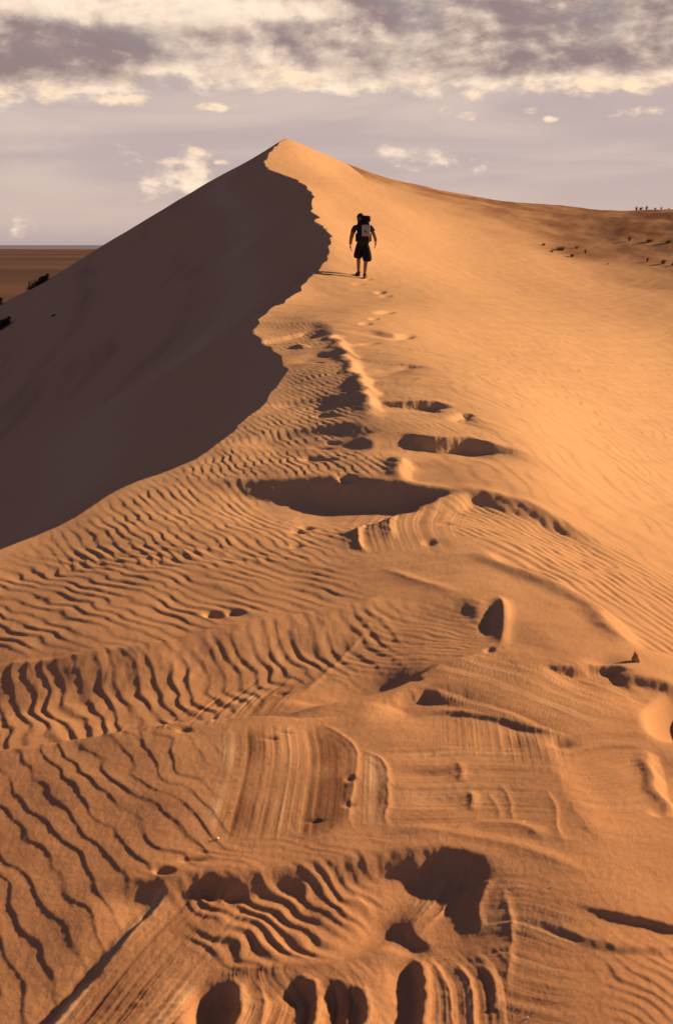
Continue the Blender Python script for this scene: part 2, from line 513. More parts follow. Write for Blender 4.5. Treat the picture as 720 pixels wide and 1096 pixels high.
# long crest across the left and the basin it closes on the right
scarp([(-80, 716), (0, 709), (60, 705), (140, 693), (200, 684), (260, 670), (320, 656), (380, 645), (440, 633), (490, 628), (530, 633)],
      .098, .34, .45, lip=.010, liw=.035, ends=(.06, .10), rag=.03, prof=[.35, .65, .9, 1, 1.0, .85, .6, .35, .2])
ridge([(400, 606), (440, 622), (480, 632), (515, 633)], .012, .05, ends=(.3, .3))
bump(523, 655, 9, 12, -.016, rot=.2, p=2)
ridge([(530, 634), (538, 650), (537, 675), (531, 690)], .02, .05, .03, ends=(.2, .3))
bump(388, 722, 54, 16, -.058, rot=.15, p=2.4)
ridge([(240, 764), (300, 757), (380, 743), (430, 727), (470, 709), (530, 690)], .018, .07, .04, ends=(.25, .15), rag=.02)
scarp([(378, 748), (405, 740), (435, 731), (462, 724)], .042, .07, .20, ends=(.4, .3), rag=.02)
scarp([(420, 757), (480, 752), (560, 772), (620, 790)], .012, .04, .3, ends=(.3, .3))
scarp([(-60, 820), (0, 811), (60, 799), (140, 784), (200, 777), (260, 771), (340, 768), (390, 770)], .035, .05, .28, side=-1, ends=(.05, .25), rag=.03)
ridge([(-60, 822), (0, 813), (60, 801), (140, 786), (200, 779), (260, 773), (340, 770), (390, 772)], .034, .30, .12, side=1, ends=(.05, .25), rag=.03)
ridge([(398, 656), (365, 685), (340, 708), (318, 728)], .0035, .022, .016, side=1, ends=(.2, .15), rag=.008)
ridge([(318, 697), (292, 722), (268, 752)], .0035, .03, .02, side=1, ends=(.2, .25), rag=.01)
bump(330, 730, 22, 4, -.01)
# right shoulder: the bright edge, the hole and the small shelf before it
scarp([(505, 586), (530, 605), (575, 620), (610, 636), (642, 658), (680, 702)], .035, .14, .7, side=-1, lip=.022, liw=.07, ends=(.2, .2), rag=.02)
scarp([(575, 708), (612, 712), (650, 710), (690, 722)], .04, .04, .25, ends=(.3, .4), rag=.01)
bump(645, 706, 18, 5, -.02)
scarp([(640, 722), (672, 724), (700, 729), (735, 740), (780, 752)], .03, .06, .20, lip=.01, ends=(.35, .05), rag=.015)
bump(732, 762, 34, 24, -.14, p=5)
scarp([(686, 795), (700, 840), (722, 885)], .03, .05, .3, side=-1, lip=.012, liw=.03, ends=(.3, .2), rag=.01)
bump(712, 868, 14, 5, -.02, p=3)
# middle ground right: cut edges, shallow cups
ridge([(340, 770), (362, 782), (381, 802), (379, 840), (373, 868), (376, 885), (390, 897)], .0038, .014, .010, ends=(.1, .2), rag=.006)
ridge([(381, 800), (404, 811), (414, 830), (414, 862), (412, 880), (428, 893)], .0042, .014, .010, ends=(.1, .2), rag=.006)
scarp([(340, 775), (362, 787), (377, 805), (375, 840), (369, 870)], .0025, .02, .12, ends=(.2, .2))
scarp([(385, 808), (402, 817), (410, 832), (410, 862), (408, 878)], .0025, .02, .12, ends=(.2, .2))
bump(450, 828, 36, 6, -.008)
ridge([(486, 812), (493, 826), (488, 840)], .006, .02, ends=(.3, .3))
bump(468, 858, 38, 9, -.013)
ridge([(498, 845), (505, 856), (500, 870)], .007, .02, ends=(.3, .3))
bump(452, 806, 40, 5, -.007)
ridge([(560, 770), (578, 803), (603, 852), (622, 884), (655, 920)], .014, .16, .08, ends=(.2, .2), rag=.01)
bump(598, 795, 15, 6, -.016)
ridge([(531, 838), (544, 855), (546, 870), (550, 886)], .0022, .010, ends=(.2, .2), rag=.004)
ridge([(520, 848), (533, 868), (531, 880)], .0020, .010, ends=(.2, .2), rag=.004)
ridge([(583, 845), (593, 870), (596, 892), (606, 912)], .0032, .018, .010, ends=(.2, .2), rag=.006)
ridge([(470, 893), (520, 884), (556, 890), (590, 908)], .007, .03, ends=(.2, .2), rag=.01)
ridge([(400, 893), (450, 892), (500, 900), (560, 915), (640, 945)], .010, .06, .04, ends=(.2, .2))
# near hollow
scarp([(-80, 985), (40, 962), (160, 934), (280, 922), (420, 906), (500, 912), (600, 945), (740, 985)], .045, .36, .50, ends=(.15, .3))
scarp([(60, 962), (120, 942), (165, 934), (230, 927), (300, 925), (360, 917), (420, 909), (470, 909), (515, 920), (560, 942)], .050, .09, .15, lip=.006, liw=.05,
      ends=(.25, .12), rag=.015, prof=[.2, .5, .65, .65, .65, .7, .85, .7, .4])
bump(408, 972, 40, 20, -.022, rot=.5, p=2.2)
bump(350, 955, 40, 14, .010, rot=.2, p=2)
ridge([(392, 948), (360, 960), (330, 965)], .008, .03, .02, ends=(.1, .3))
ridge([(488, 926), (478, 948), (458, 972), (444, 984)], .003, .010, ends=(.15, .3), rag=.008)
ridge([(523, 938), (514, 960), (514, 975), (508, 995)], .004, .012, ends=(.1, .3), rag=.008)
ridge([(533, 943), (547, 985), (543, 1030), (539, 1070)], .004, .02, .012, ends=(.2, .3), rag=.004)
scarp([(440, 965), (448, 985), (470, 998)], .015, .03, .06, side=1, ends=(.3, .3))
# ribbed columns at the bottom
ridge([(225, 1024), (290, 1018), (340, 1014), (400, 1004), (450, 1000)], .010, .05, .05, ends=(.2, .2), rag=.01)
for pts, h in [([(244, 1022), (256, 1040), (256, 1066), (244, 1100)], .024),
               ([(312, 1020), (336, 1036), (341, 1060), (330, 1100)], .022),
               ([(346, 1026), (370, 1038), (374, 1063), (364, 1100)], .016),
               ([(372, 1030), (390, 1048), (394, 1070), (385, 1100)], .016),
               ([(440, 1000), (452, 1020), (456, 1050), (452, 1100)], .024)]:
    scarp(pts, h, .028, .055, side=1, lip=h * .35, liw=.014, ends=(.25, .02), rag=.003)
for pts in [[(451, 1001), (478, 1040), (487, 1100)], [(482, 1009), (502, 1040), (506, 1100)], [(513, 1017), (529, 1044), (529, 1074)], [(268, 1024), (282, 1050), (276, 1100)]]:
    ridge(pts, .005, .016, .010, ends=(.2, .05), rag=.004)
bump(222, 1062, 22, 30, -.022, p=3)
# diagonal cut on the near left
scarp([(175, 942), (140, 970), (95, 1018), (50, 1066), (15, 1110)], -.002, .02, .05, side=-1, lip=.000, liw=.015, ends=(.15, .02), rag=.006)
scarp([(190, 940), (155, 972), (110, 1022), (65, 1070), (35, 1110)], .012, .02, .06, side=1, lip=.000, liw=.01, ends=(.15, .02), rag=.004)
scarp([(600, 968), (650, 980), (690, 986), (740, 996)], .016, .02, .10, lip=.004, ends=(.5, .05), rag=.006)
scarp([(560, 975), (630, 1004), (680, 1012), (740, 1012)], .010, .03, .2, ends=(.5, .05), rag=.006)
# pits, scuffs and footprints
for px, py, rx, ry, h in [(350, 443, 12, 2.2, -.05), (356, 468, 8, 1.2, -.03), (345, 474, 12, 1.5, -.03), (336, 487, 12, 3, -.05), (352, 489, 7, 2, -.04), (371, 512, 9, 2, -.06),
                          (328, 554, 7, 2.4, -.04), (320, 561, 9, 2.4, -.03), (316, 582, 6, 2, -.02), (476, 558, 8, 2, -.02), (460, 580, 7, 3, -.025), (230, 657, 10, 3.2, -.05), (250, 655, 9, 3, -.03),
                          (393, 299, 5, 1.0, -.05), (384, 304, 6, 1.0, -.05), (407, 313, 5, 1.4, -.09), (413, 317, 6, 1.2, -.06), (412, 334, 9, 1.6, -.09), (400, 341, 5, 1.0, -.05), (430, 360, 11, 2.0, -.12), (391, 346, 6, 1.2, -.06),
                          (395, 365, 10, 1.2, -.06), (340, 386, 6, 1, -.05), (322, 371, 8, 1.4, .06), (336, 878, 10, 1.6, -.012), (375, 835, 6, 3, -.012), (373, 862, 6, 3, -.012), (288, 793, 9, 1.6, -.012), (305, 786, 9, 1.2, -.01),
                          (445, 720, 6, 2.2, -.02), (524, 689, 5, 3, -.02), (197, 785, 8, 2.5, -.015), (205, 917, 14, 3, -.015), (175, 931, 10, 4, -.03), (222, 940, 8, 6, -.03), (250, 945, 10, 4, -.03), (300, 722, 8, 2, -.015)]:
    bump(px, py, rx, ry, h * .6, p=3)

# --- wind ripples
ripples([(-90, 600), (0, 606), (130, 580), (300, 590), (360, 600), (380, 640), (260, 665), (150, 690), (0, 706), (-90, 715)], .22, (33, 620), (160, 662), .100, .0090, seed=1, lee=.30)
ripples([(40, 590), (130, 535), (200, 505), (260, 512), (300, 545), (400, 556), (330, 600), (100, 610)], .2, (180, 536), (230, 570), .088, .0085, seed=2, warp=.35)
ripples([(190, 508), (232, 482), (300, 476), (400, 478), (430, 500), (400, 510), (300, 511)], .15, (240, 483), (257, 503), .080, .0090, seed=3, warp=.35)
ripples([(240, 474), (300, 425), (310, 395), (370, 385), (390, 430), (385, 460), (300, 474)], .4, (290, 412), (312, 422), .085, .0085, seed=4, warp=.35)
ripples([(282, 350), (300, 328), (360, 345), (350, 372), (300, 374)], .6, (300, 335), (322, 343), .10, .007, seed=5, warp=.3)
ripples([(390, 395), (430, 400), (520, 445), (560, 480), (440, 466), (400, 440)], .4, (440, 440), (462, 450), .09, .0060, seed=6, warp=.3)
ripples([(400, 500), (420, 480), (440, 490), (430, 510)], .2, (400, 490), (415, 498), .08, .006, seed=16, warp=.3)
ripples([(495, 530), (560, 538), (620, 568), (660, 590), (600, 588), (500, 572)], .2, (497, 553), (530, 567), .088, .015, seed=7, warp=.35)
ripples([(520, 578), (600, 582), (660, 588), (690, 606), (620, 618), (550, 606)], .2, (538, 587), (587, 609), .115, .019, seed=8, warp=.35)
ripples([(560, 612), (660, 602), (720, 615), (780, 660), (780, 710), (700, 690), (640, 640)], .3, (631, 627), (702, 671), .10, .012, seed=9, warp=.3)
ripples([(-80, 716), (60, 708), (200, 690), (320, 662), (420, 648), (430, 690), (370, 700), (300, 712), (220, 755), (130, 792), (0, 806), (-80, 815)], .14, (185, 695), (222, 738), .085, .0088, seed=10, lee=.34)
ripples([(390, 650), (520, 640), (530, 690), (420, 705), (350, 710)], .12, (420, 680), (480, 690), .065, .006, seed=11, warp=.6)
ripples([(-80, 822), (60, 803), (180, 787), (225, 800), (235, 850), (230, 905), (180, 938), (130, 975), (60, 1050), (20, 1100), (-80, 1110)], .10, (20, 850), (105, 950), .088, .0048, seed=12, lee=.20, warp=.60, fade=.45)
ripples([(230, 900), (420, 896), (380, 915), (250, 930), (160, 935)], .08, (220, 900), (330, 925), .05, .004, seed=17, warp=.6)
ripples([(200, 945), (300, 930), (385, 925), (395, 950), (350, 1000), (290, 1014), (230, 1000)], .07, (250, 965), (292, 992), .056, .0130, seed=13, warp=.7, lee=.4)
ripples([(110, 1096), (150, 1040), (210, 1035), (215, 1096)], .06, (130, 1070), (200, 1050), .04, .005, seed=14, warp=.6)
ripples([(640, 1010), (740, 1000), (760, 1100), (660, 1100)], .08, (680, 1040), (740, 1075), .05, .004, seed=15, warp=.6)
ripples([(460, 380), (560, 340), (800, 420), (800, 700), (640, 580), (540, 470)], 1.5, (560, 420), (640, 480), .26, .010, seed=18, warp=.9, fade=.7)

# --- cut laminae
strata([(150, 785), (200, 738), (265, 702), (318, 712), (300, 755), (235, 776)], .05, [(318, 690), (275, 728), (232, 782)], .0070, .045, tone=.6, seed=1)
strata([(232, 786), (345, 776), (368, 800), (368, 880), (330, 892), (238, 892), (225, 870), (245, 830)], .05, [(300, 780), (303, 810), (297, 850), (286, 900)], .0036, .060, tone=.95, seed=2)
strata([(375, 805), (412, 812), (414, 885), (378, 885)], .03, [(400, 800), (398, 890)], .0015, .03, tone=.4, seed=3)
strata([(420, 800), (560, 800), (600, 900), (430, 895)], .10, [(430, 840), (520, 838), (600, 846)], .0065, .045, tone=.4, seed=4)
strata([(590, 790), (680, 780), (692, 905), (640, 905)], .08, [(600, 840), (640, 842), (690, 832)], .0075, .040, tone=.45, seed=5)
strata([(480, 750), (620, 790), (600, 830), (470, 800)], .08, [(530, 755), (540, 830)], .0040, .05, tone=.25, seed=15)
strata([(160, 950), (235, 932), (262, 962), (215, 1020), (190, 1105), (10, 1105)], .04, [(240, 935), (175, 1000), (95, 1100)], .0058, .040, tone=.65, seed=6)
strata([(240, 1018), (400, 1010), (400, 1105), (235, 1105)], .03, [(320, 1020), (345, 1040), (345, 1066), (332, 1105)], .0035, .028, tone=.7, seed=7)
strata([(445, 1002), (540, 1008), (560, 1105), (450, 1105)], .03, [(470, 1005), (495, 1040), (500, 1105)], .0035, .028, tone=.5, seed=8)
strata([(440, 935), (490, 922), (500, 940), (450, 990)], .02, [(488, 926), (470, 956), (444, 984)], .0040, .022, tone=.6, seed=9)
strata([(500, 940), (560, 945), (620, 990), (600, 1100), (540, 1100)], .05, [(500, 960), (560, 965), (620, 985)], .0045, .03, tone=.4, seed=10)
strata([(375, 535), (440, 520), (500, 545), (480, 590), (380, 590)], .15, [(410, 530), (395, 560), (402, 590)], .010, .13, tone=.3, seed=11)
strata([(300, 600), (500, 590), (520, 625), (420, 632)], .2, [(300, 620), (400, 612), (500, 602)], .006, .10, tone=.2, seed=12)
strata([(480, 690), (640, 715), (690, 745), (600, 790), (460, 750)], .12, [(480, 700), (560, 725), (640, 760)], .0055, .045, tone=.35, seed=13)
ridge([(402, 545), (385, 562), (383, 580), (393, 595)], .018, .04, .02, ends=(.2, .2), rag=.01)
ridge([(422, 545), (416, 562), (417, 580)], .014, .05, .03, ends=(.2, .2), rag=.01)
#FEATURES_END

H *= DET
# broad unevenness and grain-scale roughness of the near sand
near_f = np.exp(-np.hypot(Xg, Yg) / 14)
H += DET * (.014 * fbm(Xg / .9, Yg / .9, 3, 61) + .0028 * fbm(Xg / .22, Yg / .16, 3, 62) * near_f + .0008 * near_f * fbm(Xg / .02, Yg / .02, 2, 63))
H += DET * .05 * fbm(Xg / 9, Yg / 9, 2, 66) * sm((Yg - 25) / 20)
# long wind streaks down the flank
# dim grazing light painted as darker tone on the slope beyond the right-hand hollow
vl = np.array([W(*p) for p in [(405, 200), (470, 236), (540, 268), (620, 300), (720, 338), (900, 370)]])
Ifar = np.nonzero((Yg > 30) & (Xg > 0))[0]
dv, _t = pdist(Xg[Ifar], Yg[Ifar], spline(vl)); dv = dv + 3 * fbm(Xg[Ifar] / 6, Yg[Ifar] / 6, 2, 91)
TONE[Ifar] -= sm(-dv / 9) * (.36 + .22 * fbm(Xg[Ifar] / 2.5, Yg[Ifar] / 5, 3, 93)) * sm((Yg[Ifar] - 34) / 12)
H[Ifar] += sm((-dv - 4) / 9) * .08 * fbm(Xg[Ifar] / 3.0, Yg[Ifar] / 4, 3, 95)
sl = left & (dl < 60)
TONE[sl] += (.22 * fbm(dl[sl] / 1.8, Yg[sl] / 12, 2, 81) + .05 * fbm(dl[sl] / .4, Yg[sl] / 5, 2, 83) + .42 * np.exp(-((dl[sl] - 2.6) / .9) ** 2) * sm((Yg[sl] - 8) / 6) + .2 * np.exp(-dl[sl] / .5))
fl = sm((Xg - .5 - Yg * .05) / 2) * sm((Yg - 5) / 6)
ux = Xg * .50 + Yg * .87; vx = Xg * .87 - Yg * .50
H += DET * fl * (.010 * fbm(ux / 5, vx / .35, 3, 71))
Zw = Z + H
ZZ = np.where(left, np.minimum(zs + H, Zw + 0 * zs), Zw)
ZZ = np.maximum(ZZ, PLAIN_Z - 1.0)


def make_ground():
    nr, na = RR.shape
    co = np.stack([Xg, Yg, ZZ], 1).astype(np.float32)
    me = bpy.data.meshes.new('dune_sand')
    me.vertices.add(len(co)); me.vertices.foreach_set('co', co.ravel())
    i = np.arange((nr - 1) * (na - 1)); r = i // (na - 1); c = i % (na - 1)
    a = r * na + c
    f = np.stack([a, a + na, a + na + 1, a + 1], 1).astype(np.int32)
    me.loops.add(f.size); me.loops.foreach_set('vertex_index', f.ravel())
    me.polygons.add(len(f)); me.polygons.foreach_set('loop_start', (np.arange(len(f)) * 4).astype(np.int32))
    me.polygons.foreach_set('loop_total', np.full(len(f), 4, np.int32))
    me.polygons.foreach_set('use_smooth', np.ones(len(f), bool))
    me.update(calc_edges=True)
    if me.polygons[0].normal.z < 0:
        me.flip_normals()
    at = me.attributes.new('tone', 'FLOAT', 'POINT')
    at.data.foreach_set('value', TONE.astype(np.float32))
    return me


def sand_material():
    m = bpy.data.materials.new('dune_sand'); m.use_nodes = True
    k = NT(m.node_tree); b = k.n['Principled BSDF']
    geo = k.node('ShaderNodeNewGeometry'); P = geo.outputs['Position']
    at = k.node('ShaderNodeAttribute', attribute_name='tone')
    n1 = k.noise(P, 900, 2, .7); n2 = k.noise(P, 6, 5, .6); n3 = k.noise(P, .25, 4, .55)
    sp_ = k.node('ShaderNodeSeparateXYZ'); k.put(sp_.inputs[0], P)
    depth_mix = k.math('MULTIPLY_ADD', n3, 6.0, sp_.outputs[1])
    base = k.mix(k.ramp(depth_mix, 3.0, 14.0), (.45, .240, .128), (.56, .375, .225))  # redder, darker sand close by, paler farther off
    base = k.mix(k.math('MULTIPLY', k.ramp(n2, .35, .75), .25), base, (.42, .27, .155))
    # dark mineral laminae and painted far-slope shade / pale fresh sand
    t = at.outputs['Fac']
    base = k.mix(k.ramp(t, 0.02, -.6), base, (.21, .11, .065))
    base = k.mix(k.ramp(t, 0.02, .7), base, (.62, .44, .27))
    base = k.mix(k.ramp(n1, .58, .72, 0, .35), base, (.28, .17, .10))
    base = k.mix(k.ramp(k.noise(P, 230, 3, .7), .52, .68, 0, .38), base, (.27, .15, .08))
    base = k.mix(k.ramp(k.noise(k.mapping(P, (40, 9, 3)), 200, 2, .7), .60, .70, 0, .40), base, (.72, .52, .34))
    k.put(b.inputs['Base Color'], base)
    b.inputs['Roughness'].default_value = .92
    b.inputs['Specular IOR Level'].default_value = 0.0
    bp = k.node('ShaderNodeBump'); bp.inputs['Strength'].default_value = .6; bp.inputs['Distance'].default_value = .0030
    g = k.math('ADD', k.noise(P, 420, 3, .65), k.math('MULTIPLY', k.noise(P, 170, 3, .6), .9))
    k.put(bp.inputs['Height'], g); k.put(b.inputs['Normal'], bp.outputs[0])
    return m


SAND = sand_material()


def link(name, me, mat=None, parent=None):
    o = bpy.data.objects.new(name, me); COL.objects.link(o)
    if mat: me.materials.append(mat)
    if parent: o.parent = parent
    return o


dune = link('sand_dune', make_ground(), SAND)
dune['kind'] = 'structure'


def flat_mat(name, c1, c2, sc, c3=None, rough=.95, spec=.1, stretch=(1, 1, 1)):
    m = bpy.data.materials.new(name); m.use_nodes = True
    k = NT(m.node_tree); b = k.n['Principled BSDF']
    geo = k.node('ShaderNodeNewGeometry'); P = k.mapping(geo.outputs['Position'], (0, 0, 0), stretch)
    n = k.noise(P, sc, 6, .6)
    c = k.mix(k.ramp(n, .4, .6), c1, c2)
    if c3:
        c = k.mix(k.ramp(k.noise(P, sc * .35, 5, .6), .60, .66), c, c3)
    k.put(b.inputs['Base Color'], c); b.inputs['Roughness'].default_value = rough
    b.inputs['Specular IOR Level'].default_value = spec
    return m


def sheet(name, x0, x1, y0, y1, z, mat):
    me = bpy.data.meshes.new(name)
    me.from_pydata([(x0, y0, z), (x1, y0, z), (x1, y1, z), (x0, y1, z)], [], [(0, 1, 2, 3)])
    o = link(name, me, mat); o['kind'] = 'structure'
    return o


plain = sheet('coastal_plain', -9000, 9000, -3000, 5300, PLAIN_Z,
              flat_mat('plain_scrub', (.07, .042, .032), (.13, .07, .048), .004, (.50, .36, .24), stretch=(.35, 1, 1)))
sea = sheet('sea', -90000, 90000, -60000, 120000, PLAIN_Z - 2, flat_mat('sea_water', (.17, .20, .30), (.19, .22, .32), .01, rough=.5, spec=.3))
#OBJ_BEGIN
# ------------------------------------------------------------------ things standing on the sand
ZG = ZZ.reshape(RR.shape)


def gz(x, y):
    """height of the finished sand at a place"""
    a = math.atan2(x, y); r = math.hypot(x, y)
    j = int(np.clip(np.searchsorted(AZ, a) - 1, 0, len(AZ) - 2)); i = int(np.clip(np.searchsorted(RS, r) - 1, 0, len(RS) - 2))
    u = (a - AZ[j]) / (AZ[j + 1] - AZ[j]); v = (r - RS[i]) / (RS[i + 1] - RS[i])
    u = min(max(u, 0), 1); v = min(max(v, 0), 1)
    return float((ZG[i, j] * (1 - u) + ZG[i, j + 1] * u) * (1 - v) + (ZG[i + 1, j] * (1 - u) + ZG[i + 1, j + 1] * u) * v)


def hit(px, py):
    """the spot of finished ground seen at a photo position"""
    d = ray(px, py); d = d / d[1]
    last = 1.6
    for t in np.exp(np.linspace(math.log(1.6), math.log(320), 1500)):
        if EYE + d[2] * t < gz(d[0] * t, t):
            lo, hi = last, t
            for _ in range(12):
                m = (lo + hi) / 2
                if EYE + d[2] * m < gz(d[0] * m, m): hi = m
                else: lo = m
            return Vector((d[0] * hi, hi, gz(d[0] * hi, hi)))
        last = t
    return None


def tag(o, label=None, cat=None, group=None, kind=None):
    if label: o['label'] = label
    if cat: o['category'] = cat
    if group: o['group'] = group
    if kind: o['kind'] = kind
    return o


def empty(name, loc, rz=0):
    o = bpy.data.objects.new(name, None); COL.objects.link(o)
    o.location = loc; o.rotation_euler = (0, 0, rz); o.empty_display_size = .2
    return o


def copy_tree(o, parent=None):
    c = o.copy(); COL.objects.link(c)
    if parent: c.parent = parent
    for ch in list(o.children):
        copy_tree(ch, c)
    return c


def simple(name, col, rough=.85, spec=.2, var=.25, scale=8, bump=.0):
    m = bpy.data.materials.new(name); m.use_nodes = True
    k = NT(m.node_tree); b = k.n['Principled BSDF']
    tc = k.node('ShaderNodeTexCoord')
    n = k.noise(tc.outputs['Object'], scale, 5, .6)
    c = k.mix(k.ramp(n, .3, .7), tuple(v * (1 - var) for v in col), tuple(min(1, v * (1 + var)) for v in col))
    k.put(b.inputs['Base Color'], c); b.inputs['Roughness'].default_value = rough; b.inputs['Specular IOR Level'].default_value = spec
    if bump:
        bp = k.node('ShaderNodeBump'); bp.inputs['Strength'].default_value = bump; bp.inputs['Distance'].default_value = .01
        k.put(bp.inputs['Height'], k.noise(tc.outputs['Object'], scale * 6, 4, .6)); k.put(b.inputs['Normal'], bp.outputs[0])
    return m


def skin_mesh(chains, levels=2, name='skin'):
    """chains: list of lists of (x, y, z, rx, ry); the first chain's first point is the root. Points that coincide are welded."""
    verts = []; rad = []; edges = []; key = {}
    for ch in chains:
        prev = None
        for (x, y, z, rx, ry) in ch:
            kx = (round(x, 4), round(y, 4), round(z, 4))
            if kx not in key:
                key[kx] = len(verts); verts.append((x, y, z)); rad.append((rx, ry))
            i = key[kx]
            if prev is not None and prev != i: edges.append((prev, i))
            prev = i
    me = bpy.data.meshes.new(name); me.from_pydata(verts, edges, [])
    o = bpy.data.objects.new(name, me); COL.objects.link(o)
    md = o.modifiers.new('skin', 'SKIN'); md.use_smooth_shade = True; md.branch_smoothing = .4
    for i, s in enumerate(me.skin_vertices[0].data):
        s.radius = rad[i]; s.use_root = (i == 0)
    sb = o.modifiers.new('sub', 'SUBSURF'); sb.levels = levels; sb.render_levels = levels
    dg = bpy.context.evaluated_depsgraph_get(); dg.update()
    out = bpy.data.meshes.new_from_object(o.evaluated_get(dg))
    bpy.data.objects.remove(o); bpy.data.meshes.remove(me)
    return out


def join_meshes(name, meshes):
    bm = bmesh.new()
    for me in meshes: bm.from_mesh(me)
    me = bpy.data.meshes.new(name); bm.to_mesh(me); bm.free()
    for p in me.polygons: p.use_smooth = True
    return me


def ellipsoid(c, r, rot=(0, 0, 0), seg=20, fn=None):
    bm = bmesh.new(); bmesh.ops.create_uvsphere(bm, u_segments=seg, v_segments=seg * 2 // 3, radius=1)
    from mathutils import Euler
    M = Matrix.Translation(c) @ Euler(rot).to_matrix().to_4x4() @ Matrix.Diagonal((*r, 1))
    for v in bm.verts:
        if fn: v.co = fn(v.co.copy())
        v.co = M @ v.co
    me = bpy.data.meshes.new('e'); bm.to_mesh(me); bm.free()
    for p in me.polygons: p.use_smooth = True
    return me


def rbox(c, s, bev=.03, rot=(0, 0, 0), fn=None, seg=3):
    bm = bmesh.new(); bmesh.ops.create_cube(bm, size=1)
    bmesh.ops.subdivide_edges(bm, edges=bm.edges[:], cuts=3, use_grid_fill=True)
    from mathutils import Euler
    for v in bm.verts: v.co = Vector((v.co.x * s[0], v.co.y * s[1], v.co.z * s[2]))
    es = [e for e in bm.edges if len(e.link_faces) == 2 and e.calc_face_angle() > 1]
    bmesh.ops.bevel(bm, geom=es, offset=bev, segments=seg, affect='EDGES', profile=.5)
    M = Matrix.Translation(c) @ Euler(rot).to_matrix().to_4x4()
    for v in bm.verts:
        if fn: v.co = fn(v.co.copy())
        v.co = M @ v.co
    me = bpy.data.meshes.new('b'); bm.to_mesh(me); bm.free()
    for p in me.polygons: p.use_smooth = True
    return me


